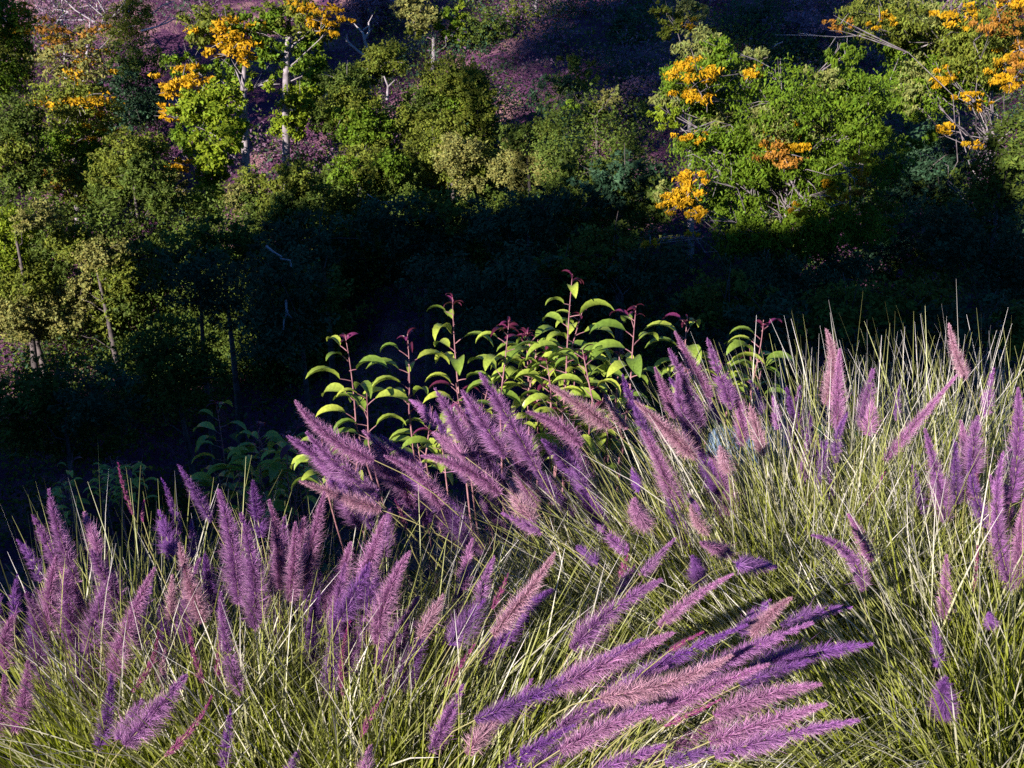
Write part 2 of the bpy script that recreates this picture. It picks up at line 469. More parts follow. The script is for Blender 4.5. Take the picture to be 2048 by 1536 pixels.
make_tree('oak_tree', 'round grey-green oak just right of the pale trunks, below the dead tree', 43, 720, [
    (690, 165, 46, 30, 'oak', .9), (770, 120, 44, 34, 'olive'), (735, 140, 40, 26, 'oak'), (700, 205, 55, 36, 'olive'), (715, 245, 58, 40, 'green', 1.1), (745, 290, 46, 34, 'olive', 1.1), (650, 240, 30, 30, 'oak')],
    leaf=.10, dens=1.15, bark=M_pale, limbs=[([(774, 200), (776, 172), (768, 152)], .07, .03), ([(776, 174), (790, 160)], .04, .02)])
make_tree('oak_tree', 'bushy oak lit at its lower rim, in front of the dead tree oaks', 39, 740, [
    (690, 345, 36, 28, 'green', 1.1), (745, 345, 40, 30, 'olive', 1.1), (780, 330, 34, 30, 'green', 1.2), (720, 320, 46, 26, 'olive')], leaf=.095, dens=1.2)
make_tree('oak_tree', 'broad grey-green oak crown, the largest at the middle of the slope', 44, 910, [
    (900, 155, 50, 36, 'olive'), (945, 170, 40, 34, 'olive'), (905, 205, 66, 40, 'green'), (960, 215, 40, 34, 'olive'), (850, 215, 46, 36, 'oak'), (820, 250, 46, 38, 'olive'), (880, 260, 55, 40, 'olive', 1.1), (950, 265, 48, 40, 'olive', 1.1)],
    leaf=.10, dens=1.15)
make_tree('oak_tree', 'oak with dusty green crown in front of the broad oak', 40, 890, [
    (860, 300, 46, 34, 'olive'), (915, 310, 50, 36, 'grey', .95), (890, 350, 48, 26, 'olive'), (955, 320, 40, 34, 'olive'), (940, 372, 30, 20, 'grey')], leaf=.09, dens=1.1)
make_tree('oak_tree', 'dusty yellowish oak at the right end of the lit oak group', 38, 1050, [
    (1050, 310, 46, 36, 'grey', 1.1), (1085, 330, 34, 30, 'grey'), (1020, 340, 40, 30, 'grey'), (1080, 262, 34, 22, 'olive', .9), (1030, 270, 30, 30, 'oak', .7), (1060, 355, 50, 24, 'grey', .9)], leaf=.085, dens=1.05)
make_tree('oak_sapling', 'small upright tree lit alone against the dark slope', 36, 1195, [
    (1215, 200, 24, 22, 'grey', .8), (1190, 225, 24, 20, 'olive', .8), (1175, 245, 20, 18, 'oak', .8), (1230, 185, 10, 12, 'pale', .6), (1145, 205, 22, 16, 'green', .5)], leaf=.08, dens=.9)
make_tree('hillside_tree', 'pale green tree hanging from the top edge left of the purple slope', 58, 870, [
    (835, 25, 38, 34, 'grey', .9), (885, 40, 30, 26, 'green', .7), (920, 40, 14, 34, 'lime', .9), (905, 75, 26, 16, 'green', .7), (830, 60, 22, 14, 'olive', .7), (810, 10, 22, 24, 'grey', .7)], leaf=.14, bark=M_pale)
make_tree('hillside_tree', 'thin brownish tree at the top edge above the purple slope', 62, 1110, [
    (1050, 20, 50, 24, 'olive', .35), (1120, 15, 50, 20, 'mauve', .3), (1190, 20, 40, 26, 'mauve', .4), (1055, 40, 14, 18, 'green', .7)], leaf=.13, bark=M_pale,
    limbs=[([(1072, 60), (1071, 20), (1073, -20)], .16, .1)])
make_tree('hillside_tree', 'thin pale tree at the top edge beside the large golden tree', 40, 1390, [
    (1385, 25, 34, 38, 'pale', .5), (1340, 55, 22, 40, 'olive', .45), (1390, 60, 30, 26, 'gold', .25), (1330, 20, 22, 26, 'olive', .4)], leaf=.11, bark=M_pale)
# left edge
make_tree('oak_tree', 'dark olive oak at the left edge beneath the corner tree', 41, 10, [
    (30, 240, 50, 40, 'oak'), (15, 300, 55, 45, 'olive'), (70, 330, 30, 40, 'oak'), (40, 360, 40, 30, 'oak')], leaf=.10, dens=1.1)
make_tree('oak_tree', 'oak half in shade between the orange tufted tree and the golden tree', 38, 260, [
    (250, 300, 46, 34, 'olive'), (300, 300, 34, 28, 'olive'), (230, 340, 50, 34, 'olive'), (290, 345, 50, 36, 'oak'), (240, 385, 50, 36, 'oak'), (320, 390, 40, 34, 'oak')], leaf=.095, dens=1.1)  # lower leaf masses coloured darker, as shade
make_tree('oak_tree', 'dome shaped oak lit only along its top, left of centre', 36, 590, [
    (590, 350, 40, 26, 'olive', 1.1), (560, 385, 34, 28, 'olive', 1.1), (615, 385, 40, 30, 'olive', 1.1), (590, 420, 56, 36, 'oak'), (545, 410, 26, 24, 'olive')], leaf=.09, dens=1.15)  # lit top in olive, shaded mass below in the darker oak colour
make_tree('oak_sapling', 'small round bush tree at the foot of the golden tree', 37, 495, [
    (500, 360, 30, 26, 'olive'), (475, 395, 28, 28, 'grey'), (500, 400, 30, 26, 'oak')], leaf=.085)
make_tree('oak_tree', 'bright yellow-green tree at the left edge, halfway down', 36, 10, [
    (15, 460, 46, 40, 'lime', 1.2), (60, 440, 30, 30, 'grey', .8), (10, 510, 40, 36, 'lime', 1.2), (95, 425, 26, 30, 'grey', .7)], leaf=.09, dens=1.1, skirt=False)
make_tree('oak_tree', 'dense dusty oak at the lower left edge of the lit slope', 36.5, 50, [
    (45, 560, 62, 40, 'olive', 1.2), (80, 600, 40, 40, 'grey', 1.1), (40, 630, 60, 44, 'grey', 1.2), (80, 655, 40, 30, 'grey'), (10, 590, 40, 40, 'olive')], leaf=.095, dens=1.7, skirt=False)
make_tree('oak_tree', 'loose oak with lit clumps standing right of the dense dusty oak', 36.8, 200, [
    (145, 485, 46, 32, 'olive', 1.1), (205, 510, 44, 34, 'grey', 1.0), (245, 545, 36, 34, 'olive', 1.1), (165, 620, 30, 26, 'grey', .9), (230, 585, 40, 30, 'olive', 1), (165, 575, 26, 22, 'grey', .8),
    (215, 640, 34, 28, 'olive', .9), (130, 650, 28, 22, 'grey', .8), (140, 590, 20, 24, 'grey', .7)], leaf=.095, dens=1.6, skirt=False)

# the large near tree on the right
make_tree('walnut_tree', 'large spreading tree on the right with sprays of golden leaves', 26, 1640, [
    (1430, 170, 90, 60, 'green', .3), (1560, 200, 90, 70, 'green', .3), (1690, 210, 90, 70, 'green', .3), (1460, 300, 110, 60, 'green', .3), (1600, 330, 110, 60, 'green', .3), (1730, 330, 80, 60, 'green', .3), (1450, 400, 80, 40, 'green', .5), (1580, 400, 90, 40, 'green', .6), (1400, 95, 44, 36, 'pale', .6), (1440, 110, 40, 30, 'green', .6), (1500, 125, 36, 34, 'pale', .7), (1395, 145, 60, 24, 'gold', .35), (1400, 185, 58, 18, 'gold', .32), (1380, 165, 60, 40, 'green', .5),
    (1500, 150, 26, 18, 'gold', .4), (1345, 200, 40, 26, 'pale', .45), (1330, 235, 26, 26, 'lime', .6), (1420, 215, 60, 30, 'green', .5), (1440, 245, 46, 20, 'pale', .5), (1400, 280, 50, 24, 'green', .5),
    (1380, 275, 30, 12, 'gold', .5), (1545, 240, 44, 40, 'pale', .6), (1565, 280, 38, 30, 'gold', .6), (1560, 310, 50, 26, 'rust', .4), (1470, 290, 50, 34, 'green', .55), (1620, 300, 44, 34, 'green', .7), (1630, 250, 34, 30, 'pale', .6),
    (1645, 165, 40, 26, 'pale', .6), (1700, 175, 44, 34, 'green', .8), (1735, 220, 42, 34, 'green', .9), (1720, 270, 50, 34, 'green', .9), (1760, 280, 30, 26, 'pale', .7), (1690, 115, 40, 20, 'green', .5),
    (1380, 365, 32, 24, 'gold', .8), (1370, 405, 44, 22, 'gold', .8), (1395, 430, 22, 14, 'gold', .7), (1325, 390, 16, 22, 'pale', .6), (1440, 340, 40, 24, 'green', .4), (1500, 350, 44, 30, 'green', .6), (1590, 360, 60, 26, 'green', .7), (1660, 340, 36, 24, 'green', .6),
    (1720, 335, 17, 24, 'gold', .9), (1722, 365, 13, 26, 'rust', .8), (1665, 385, 14, 26, 'gold', .7), (1690, 405, 12, 18, 'gold', .6), (1530, 440, 22, 18, 'pale', .6), (1500, 405, 18, 12, 'pale', .6), (1600, 420, 18, 14, 'gold', .5),
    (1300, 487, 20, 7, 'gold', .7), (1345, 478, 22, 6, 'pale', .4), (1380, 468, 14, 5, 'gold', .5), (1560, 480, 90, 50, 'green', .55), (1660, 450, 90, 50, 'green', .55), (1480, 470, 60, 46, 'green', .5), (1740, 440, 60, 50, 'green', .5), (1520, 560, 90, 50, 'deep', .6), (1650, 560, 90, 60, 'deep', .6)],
    leaf=.088, dens=2.0, bark=M_walnut, trunk_r=.10, depth_jit=1.3, aspect=2.4, droop=.55, twigs=.009,
    limbs=[([(1620, 420), (1560, 330), (1505, 215), (1480, 165), (1430, 100)], .045, .012), ([(1500, 205), (1440, 198), (1390, 205)], .03, .008), ([(1580, 370), (1500, 320), (1440, 300)], .04, .01), ([(1470, 330), (1440, 350), (1400, 370), (1390, 440)], .03, .01),
           ([(1400, 460), (1350, 478), (1290, 490)], .02, .008), ([(1590, 235), (1610, 232), (1632, 218)], .02, .012), ([(1700, 420), (1700, 330), (1735, 240), (1740, 160)], .03, .01), ([(1575, 330), (1578, 310), (1565, 290)], .03, .012)])
make_tree('walnut_tree', 'tree in the top right corner with drooping green and orange sprays', 31, 2090, [
    (1860, 60, 90, 60, 'green', .3), (1960, 80, 90, 70, 'olive', .7), (1850, 170, 70, 60, 'green', .6), (1950, 150, 70, 50, 'green', .6), (1770, 40, 80, 40, 'olive', .5), (1830, 30, 60, 34, 'pale', .5), (1800, 90, 44, 34, 'green', .55), (1870, 80, 46, 34, 'pale', .7), (1900, 40, 50, 30, 'gold', .22), (1940, 30, 50, 36, 'mauve', .4), (2000, 40, 50, 36, 'rust', .4), (2020, 10, 40, 12, 'gold', .5), (1890, 115, 40, 34, 'pale', .8),
    (1880, 150, 26, 26, 'gold', .35), (1910, 155, 24, 26, 'green', .7), (1830, 170, 30, 50, 'pale', .5), (1820, 210, 30, 30, 'green', .5), (1985, 100, 44, 30, 'olive', .6), (2010, 130, 34, 34, 'gold', .5), (2020, 160, 26, 18, 'gold', .7), (2040, 100, 30, 40, 'rust', .4),
    (1960, 60, 40, 30, 'pale', .6), (1930, 190, 26, 9, 'gold', .6), (1960, 210, 22, 9, 'gold', .6), (1985, 222, 12, 10, 'green', .7), (1905, 255, 26, 10, 'gold', .5), (1870, 275, 30, 14, 'green', .6), (1960, 290, 34, 6, 'gold', .5), (1820, 290, 30, 14, 'green', .6), (1720, 30, 50, 20, 'pale', .4), (1760, 40, 30, 14, 'gold', .35), (1680, 50, 30, 10, 'rust', .4)],
    leaf=.095, dens=1.9, bark=M_walnut, trunk_r=.13, depth_jit=1.4, aspect=2.4, droop=.55, twigs=.010,
    limbs=[([(2000, 70), (1880, 80), (1800, 110), (1780, 160)], .03, .01), ([(1900, 175), (1930, 195), (1985, 222)], .02, .008), ([(1880, 190), (1895, 205), (1910, 213)], .02, .01), ([(1960, 90), (1990, 105), (2010, 150)], .03, .01)])
pale_log('fallen_branch', 'long bare pale branch reaching across behind the large golden tree', 33, [[(1750, 64), (1720, 71), (1680, 74), (1640, 72), (1600, 66)], [(1640, 72), (1590, 70), (1550, 70)], [(1672, 74), (1660, 90), (1652, 100)], [(1697, 72), (1696, 96)]], .04, .015)
pale_log('fallen_branch', 'short bare pale twig behind the large golden tree', 33, [[(1568, 84), (1556, 88), (1545, 94)]], .04, .025)

# trees of the shaded ravine
dark = [
    ('dark round tree filling the lower left shade', 24, 100, [(100, 770, 90, 60), (190, 800, 80, 60), (30, 820, 80, 70), (130, 860, 120, 70)]),
    ('dark tree in the shade below the bright loose oak', 27, 330, [(330, 700, 90, 60), (270, 760, 80, 60), (380, 760, 90, 60)]),
    ('dark tree in the shade right of the bright loose oak', 29, 400, [(380, 560, 80, 60), (320, 520, 60, 50), (450, 600, 70, 60)]),
    ('dark tree below the lime foliage of the golden tree', 33, 440, [(440, 480, 80, 44), (390, 500, 60, 44), (500, 500, 70, 50)]),
    ('shaded tree with a few dim trunks left of the sumac', 27, 580, [(560, 560, 90, 60), (640, 600, 80, 60), (560, 660, 90, 70)]),
    ('shaded tree below the dome shaped oak', 32, 640, [(640, 480, 90, 50), (560, 490, 60, 40), (720, 470, 70, 46)]),
    ('shaded tree under the lit oak group', 33, 850, [(800, 440, 80, 44), (880, 430, 80, 44), (850, 490, 90, 50)]),
    ('shaded tree below the dusty yellowish oak', 32, 1060, [(1000, 440, 80, 50), (1090, 420, 70, 46), (1060, 480, 90, 50)]),
    ('dim blue-green tree left of the large golden tree', 32, 1250, [(1250, 350, 70, 40), (1200, 390, 70, 46), (1290, 400, 60, 50), (1160, 330, 50, 40)]),
    ('shaded tree behind the tallest sumac shoot', 26, 1100, [(1030, 560, 90, 60), (1140, 540, 80, 50), (900, 570, 90, 60), (1000, 640, 120, 60)]),
    ('dim leafy tree right above the tallest sumac shoot', 25, 1240, [(1220, 500, 80, 50), (1300, 530, 70, 56), (1240, 580, 90, 50)]),
    ('shaded tree under the large golden tree', 23, 1480, [(1450, 600, 90, 56), (1390, 640, 80, 56), (1540, 650, 90, 50)]),
    ('shaded tree behind the tall grass on the right', 22, 1760, [(1700, 640, 110, 60), (1820, 620, 100, 60), (1760, 700, 120, 50)]),
    ('black shaded tree at the right edge', 28, 2010, [(1980, 380, 70, 80), (2030, 300, 60, 70), (1960, 480, 90, 80), (2040, 560, 80, 90), (1890, 470, 60, 60)]),
    ('dark tree seen between the large golden tree and the grass tops', 33, 1740, [(1740, 500, 80, 50), (1820, 470, 80, 60), (1860, 540, 80, 50), (1700, 560, 80, 40)]),
    ('dark tree behind the right side of the large golden tree', 36, 1850, [(1840, 350, 70, 60), (1900, 300, 60, 60), (1790, 390, 70, 50), (1880, 400, 70, 60)]),
    ('shaded tree at the right edge above the grass', 21, 1990, [(1960, 640, 90, 60), (2050, 660, 80, 70)]),
    ('shaded tree between the slender orange tree and the golden tree', 50, 280, [(270, 120, 60, 40), (260, 180, 60, 50), (290, 220, 60, 40), (240, 240, 40, 40)]),
]
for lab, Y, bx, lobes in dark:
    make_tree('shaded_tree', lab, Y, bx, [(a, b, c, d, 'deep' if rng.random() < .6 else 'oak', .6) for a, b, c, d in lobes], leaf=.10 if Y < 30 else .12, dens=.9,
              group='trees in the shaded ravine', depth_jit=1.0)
upper = [
    ('shaded thicket tree at the top edge left of the pale green tree', 64, 760, [(720, 20, 60, 40), (770, 40, 60, 40), (760, 0, 60, 40)]),
    ('shaded thicket tree above the broad oak at the top', 60, 980, [(960, 60, 60, 40), (1010, 80, 60, 40), (960, 110, 60, 34)]),
    ('dim violet thicket tree at the top centre', 63, 1120, [(1100, 50, 60, 40), (1160, 70, 60, 40), (1100, 100, 60, 40)]),
    ('dim thicket tree right of top centre above the lone lit sapling', 58, 1240, [(1230, 100, 60, 44), (1270, 60, 50, 40), (1200, 140, 60, 40), (1280, 150, 50, 50)]),
    ('dark thicket tree behind the left side of the large golden tree', 50, 1310, [(1290, 200, 60, 50), (1320, 260, 50, 50), (1260, 250, 50, 44)]),
    ('dim violet tree at the top edge behind the large golden tree', 58, 1560, [(1520, 40, 70, 44), (1600, 60, 70, 44), (1560, 110, 70, 40), (1660, 110, 60, 40)]),
    ('dark tree on the slope left of the lone lit sapling', 44, 1130, [(1110, 190, 50, 40), (1150, 150, 50, 40), (1130, 240, 50, 40)]),
]
for lab, Y, bx, lobes in upper:
    make_tree('thicket_tree', lab, Y, bx, [(a, b, c, d, ('deep', 'mauve', 'deep', 'oak')[rng.integers(4)], .55) for a, b, c, d in lobes], leaf=.14, dens=.8, group='dim trees along the top of the slope', depth_jit=1.0)
pale_log('dead_branch', 'thin pale twiggy dead branch poking out at the foot of the oaks', 35, [[(735, 388), (752, 400), (768, 404), (785, 418)], [(752, 400), (745, 412), (742, 440)], [(768, 404), (782, 402)]], .035, .012, 'dead branch')
pale_log('dead_branch', 'dim bluish dead limb in the shade below the golden tree', 25.5, [[(532, 492), (548, 503), (562, 515)], [(562, 515), (580, 522), (583, 534)]], .06, .04, 'dead branch')
pale_log('dead_branch', 'dim bluish short dead trunk standing in the shade left of the sumac', 25.5, [[(570, 602), (575, 622), (580, 638)], [(575, 622), (569, 640), (566, 660)]], .06, .045, 'dead branch')

# unseen trees added behind the viewpoint to shade the far slope's middle and right
def rear_tree(x, y, ztop, zbot, w, label):
    bz = float(H(x, y))
    e = empty('added_shade_tree', (x, y, bz), label, 'tree', 'unseen trees added behind the viewpoint for shade')
    wood, leafy = Bag(), Bag()
    pts = np.array([[x, y, bz - .3], [x + .2, y, (bz + zbot) / 2], [x - .1, y, (zbot + ztop) / 2], [x, y, ztop]])
    v, f = tube(pts, np.array([.35, .28, .18, .05]), 8); wood.add(v, f)
    nl = 26
    for k in range(nl):
        z = zbot + (ztop - zbot) * (k + .5) / nl
        r = w * .55
        c = np.array([x + rng.uniform(-.45, .45) * w, y + rng.uniform(-.4, .4) * w, z])
        v, f = tube(bez(np.array([x, y, z - r]), (np.array([x, y, z]) + c) / 2, c, 4), np.linspace(.07, .02, 4), 4); wood.add(v, f)
        n = 520
        pos = c + rng.normal(size=(n, 3)) * r * .45
        v, f = leaf_quads(pos, norm(rng.normal(size=(n, 3))), .42, 2.2, .5)
        leafy.add(v, f, np.array(COLS['oak'][0]))
    wood.make('trunk', M_pale, e, smooth=True); leafy.make('crown', M_leaf, e)
for xc_, zb_, zt_, lab_ in ((-66, 22, 29, 'unseen tree added for shade behind the viewpoint, farthest left of six'), (-60, 21.5, 29, 'unseen tree added for shade behind the viewpoint, second from the left'),
        (-45.3, 22.5, 30, 'unseen tree added for shade behind the viewpoint, third from the left'), (-40, 18.8, 30, 'unseen tree added for shade behind the viewpoint, fourth from the left'),
        (-34, 15.8, 30, 'unseen tree added for shade behind the viewpoint, fifth and fullest from the left'), (-28, 19.8, 30, 'unseen tree added for shade behind the viewpoint, farthest right of six')):
    rear_tree(xc_ - 10 * .7813, -16, zt_ + 3.64, zb_ + 3.64, 4.8, lab_)
rear_tree(-25 - 10 * .7813, -16, 17 + 3.64 + 3.4, 17 + 3.64 - 3, 4.6, 'unseen shorter round tree added for shade behind the viewpoint')
# ------------------------------------------------------------------ undergrowth (brush nobody could count)
def brush(name, label, pts, leaf, per, r, kinds):
    bag = Bag()
    for (x, y) in pts:
        z = float(H(x, y))
        rr = r * rng.uniform(.6, 1.5)
        n = int(per * rng.uniform(.6, 1.4))
        pos = np.array([x, y, z]) + rng.normal(size=(n, 3)) * rr * np.array([.5, .5, .38]) + np.array([0, 0, rr * .4])
        nrm = norm(rng.normal(size=(n, 3)) * .8 + np.array([0, -.2, .5]))
        v, f = leaf_quads(pos, nrm, leaf, 1.8)
        base, jit = COLS[kinds[rng.integers(len(kinds))]]
        c = np.array(base) * (1 + rng.uniform(-jit, jit, (n, 1)))
        bag.add(v, f, np.repeat(c, 3, axis=0))
    o = bag.make(name, M_leaf)
    return tag(o, label, 'undergrowth', kind='stuff')
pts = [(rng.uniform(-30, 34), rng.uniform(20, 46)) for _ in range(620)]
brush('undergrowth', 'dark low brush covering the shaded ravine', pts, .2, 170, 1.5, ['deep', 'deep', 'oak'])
pts = []
while len(pts) < 560:
    x, y = rng.uniform(-34, 36), rng.uniform(28, 62)
    if (-24 < x < -17 and y > 54) or (-15 < x < -8 and 47 < y < 58): continue
    pts.append((x, y))
brush('oak_scrub', 'low oak scrub between the trees of the far slope', pts, .13, 300, 1.9, ['oak', 'olive', 'deep', 'oak', 'green'])
pts = []
while len(pts) < 1100:
    x, y = rng.uniform(-36, 40), rng.uniform(46, 80)
    if -27 < x < -9 and y > 50 and rng.random() < .8: continue
    pts.append((x, y))
brush('dry_brush', 'dry brush scattered over the upper slope, mauve haze put into its colour', pts, .17, 170, 1.5, ['mauve', 'deep', 'deep', 'oak', 'deep', 'mauve'])
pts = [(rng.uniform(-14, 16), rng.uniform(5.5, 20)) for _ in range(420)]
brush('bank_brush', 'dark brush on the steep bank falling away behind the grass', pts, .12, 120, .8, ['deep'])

# ------------------------------------------------------------------ laurel sumac
def leaf_mesh(name, mat, L, W, a0, a1, fold, seg=7):
    """a leaf folded along its midrib and arching over; starts at the origin along +X"""
    bm_v = []; f = []
    ang = np.linspace(a0, a1, seg + 1); ds = L / seg
    x = z = 0.0
    w = W * np.array([.06, .62, .9, 1.0, .95, .78, .48, .04])
    for i in range(seg + 1):
        nx, nz = -math.sin(ang[i]), math.cos(ang[i])
        up = w[i] * .5 * math.sin(fold); sd = w[i] * .5 * math.cos(fold)
        bm_v += [(x, 0, z), (x + nx * up, sd, z + nz * up), (x + nx * up, -sd, z + nz * up)]
        x += math.cos(ang[i]) * ds; z += math.sin(ang[i]) * ds
    for i in range(seg):
        a = i * 3; b = a + 3
        f += [(a, b, b + 1, a + 1), (a, a + 2, b + 2, b)]
    me = bpy.data.meshes.new(name); me.from_pydata(bm_v, [], f); me.update()
    for p in me.polygons: p.use_smooth = True
    me.materials.append(mat)
    return me
R_ = math.radians
LEAF = [leaf_mesh('leaf', M_sleaf, 1.0, w, R_(a), R_(b), R_(fo)) for w, a, b, fo in
        [(.38, 40, -75, 30), (.42, 32, -60, 26), (.36, 50, -85, 34), (.44, 25, -70, 22), (.40, 45, -55, 32)]]
LRED = [leaf_mesh('young_leaf', M_sred, 1.0, w, R_(a), R_(b), R_(fo)) for w, a, b, fo in [(.34, 30, -60, 30), (.30, 40, -50, 40), (.38, 25, -80, 25)]]

def sumac(label, root, shoots, leaf_len, group):
    """shoots: (tip px, tip py, base px, base py, Y, number of leaves, red top?)"""
    e = empty('laurel_sumac', root, label, 'shrub', group)
    root = np.array(root)
    count = 0
    for tx, ty, bx, by, Y, nl, red in shoots:
        t = P(tx, ty, Y); b = P(bx, by, Y + rng.uniform(-.04, .04))
        c1 = b + (b - t) * 0.8
        gx = root[0] + .85 * (b[0] - root[0]) + rng.normal() * .04; gy = root[1] + rng.normal() * .05
        g0 = np.array([gx, gy, float(H(gx, gy)) - .05])
        lower = bez(g0, np.array([b[0] * .7 + gx * .3, b[1] * .5 + gy * .5, (b[2] + g0[2]) / 2]), b, 6)
        upper = bez(b, (b + t) / 2 + np.array([rng.uniform(-.012, .012), 0, 0]), t, 8)
        path = np.vstack([lower[:-1], upper])
        bag = Bag()
        v, f = tube(path, np.concatenate([np.linspace(.0045, .0034, 5), np.linspace(.0032, .0013, 8)]), 6); bag.add(v, f)
        Ls = np.linalg.norm(t - b)
        leaves = []
        az0 = rng.uniform(0, 2 * math.pi)
        for i in range(nl):
            q = (i + .6) / nl
            pos = b * (1 - q * .86) + t * q * .86
            # leaves mostly to the two sides
            side = 1 if i % 2 else -1
            az = (0 if side > 0 else math.pi) + rng.normal() * .55
            if i % 4 == 3: az = az0 + i * 2.4
            up = R_(rng.uniform(15, 45))
            d = np.array([math.cos(az) * math.cos(up), math.sin(az) * math.cos(up), math.sin(up)])
            pl = leaf_len * rng.uniform(.22, .34)
            p1 = pos + d * pl
            v, f = tube(bez(pos, pos + d * pl * .5 + np.array([0, 0, .002]), p1, 3), [.0022, .0018, .0015], 4); bag.add(v, f)
            ln = leaf_len * rng.uniform(.85, 1.2) * (1.0 if q < .8 else .72)
            leaves.append((p1, az, ln, False if q < .93 else (rng.random() < .6), rng.normal() * .18, rng.normal() * .12))
        if red:
            for i in range(5):
                az = az0 + i * 2.2 + rng.normal() * .3
                pos = t + (b - t) / Ls * rng.uniform(0, .035)
                leaves.append((pos, az, leaf_len * rng.uniform(.26, .46), True, rng.normal() * .3, rng.uniform(-.7, .1)))
        st = bag.make('shoot', M_sstem, e, smooth=True)
        st['_o'] = list(root)
        for p1, az, ln, isred, roll, pitch in leaves:
            me = LRED[rng.integers(len(LRED))] if isred else LEAF[rng.integers(len(LEAF))]
            o = bpy.data.objects.new('young_leaf' if isred else 'leaf', me)
            COL.objects.link(o); o.parent = st
            o.location = tuple(p1 - root)
            o.rotation_euler = (roll, pitch, az)
            o.scale = (ln, ln * rng.uniform(.85, 1.1), ln)
            count += 1
        del st['_o']
    return count

def fill_shoots(n, x0, x1, y0, y1, Y0, Y1, nl, red=.25, seed=1):
    r = np.random.default_rng(seed); out = []
    for _ in range(n):
        x = r.uniform(x0, x1); y = r.uniform(y0, y1); ln = r.uniform(70, 120)
        out.append((x, y, x + r.uniform(-25, 25), y + ln, r.uniform(Y0, Y1), nl, r.random() < red))
    return out
GS = 'laurel sumac shrubs behind the grass'
main = [(1145, 548, 1132, 760, 3.30, 8, True), (905, 594, 918, 790, 3.35, 9, True), (690, 668, 712, 850, 3.25, 8, True), (815, 668, 818, 820, 3.35, 8, True),
        (1018, 640, 1000, 800, 3.30, 8, True), (1272, 612, 1260, 780, 3.25, 9, True), (1052, 665, 1058, 790, 3.45, 7, True), (1166, 618, 1130, 750, 3.45, 8, True), (1165, 700, 1185, 800, 3.2, 7, True)]
main += fill_shoots(8, 1000, 1290, 660, 725, 3.25, 3.6, 7, .3, 2) + fill_shoots(10, 680, 1300, 760, 830, 3.2, 3.55, 7, .1, 3) + fill_shoots(12, 640, 1280, 810, 890, 3.3, 3.6, 7, 0, 9)
n1 = sumac('tall laurel sumac with sunlit arching leaves and red tips at the centre', (0.12, 3.5, float(H(.12, 3.5)) - .05), main, .12, GS)
right = [(1375, 632, 1370, 740, 3.75, 7, True), (1527, 640, 1508, 750, 3.7, 6, True)] + fill_shoots(5, 1330, 1540, 680, 730, 3.6, 3.9, 7, .2, 4)
sumac('dim laurel sumac behind the tall plumes, right of the sunlit one', (0.75, 3.85, float(H(.75, 3.85)) - .05), right, .122, GS)
left = [(432, 805, 450, 930, 4.2, 8, True), (515, 850, 520, 960, 4.1, 8, True), (600, 880, 600, 980, 4.1, 8, False)] + fill_shoots(10, 430, 640, 860, 940, 4.0, 4.4, 8, .2, 5)
sumac('shaded laurel sumac beyond the leaning pink plumes, left of centre', (-1.05, 4.25, float(H(-1.05, 4.25)) - .05), left, .125, GS)
fl = fill_shoots(10, 120, 290, 890, 960, 5.7, 6.2, 10, .3, 6)
sumac('small dark laurel sumac low at the left, farthest down the bank', (-2.45, 6.0, float(H(-2.45, 6.0)) - .05), fl, .10, GS)

# ------------------------------------------------------------------ stone, with the blue of sky shade in its colour
def stone(name, label, c, sx, sy, sz):
    n1_, n2_ = 10, 20
    v = []; f = []
    for i in range(n1_ + 1):
        th = math.pi * i / n1_ - math.pi / 2
        for j in range(n2_):
            ph = 2 * math.pi * j / n2_
            q = lambda t, p: math.copysign(abs(t) ** p, t)
            x = q(math.cos(th), .5) * q(math.cos(ph), .6); y = q(math.cos(th), .5) * q(math.sin(ph), .6); z = q(math.sin(th), .45)
            k = 1 + .05 * math.sin(5 * ph + 3 * th)
            v.append((c[0] + x * sx * k, c[1] + y * sy * k, c[2] + z * sz * (1 + .06 * math.sin(3 * ph))))
    for i in range(n1_):
        for j in range(n2_):
            a = i * n2_ + j; b = i * n2_ + (j + 1) % n2_
            f.append((a, b, b + n2_, a + n2_))
    o = build(name, np.array(v), np.array(f), bark_mat('sky_shade_stone', (.16, .26, .42), (.30, .42, .58), 14), smooth=True, loc=np.array(c))
    return tag(o, label, 'stone')
c = P(1515, 885, 3.35)
stone('garden_stone', 'pale flat stone with blue sky shade in its colour, half hidden behind the grass blades', (c[0], c[1], c[2] - .05), .17, .12, .09)

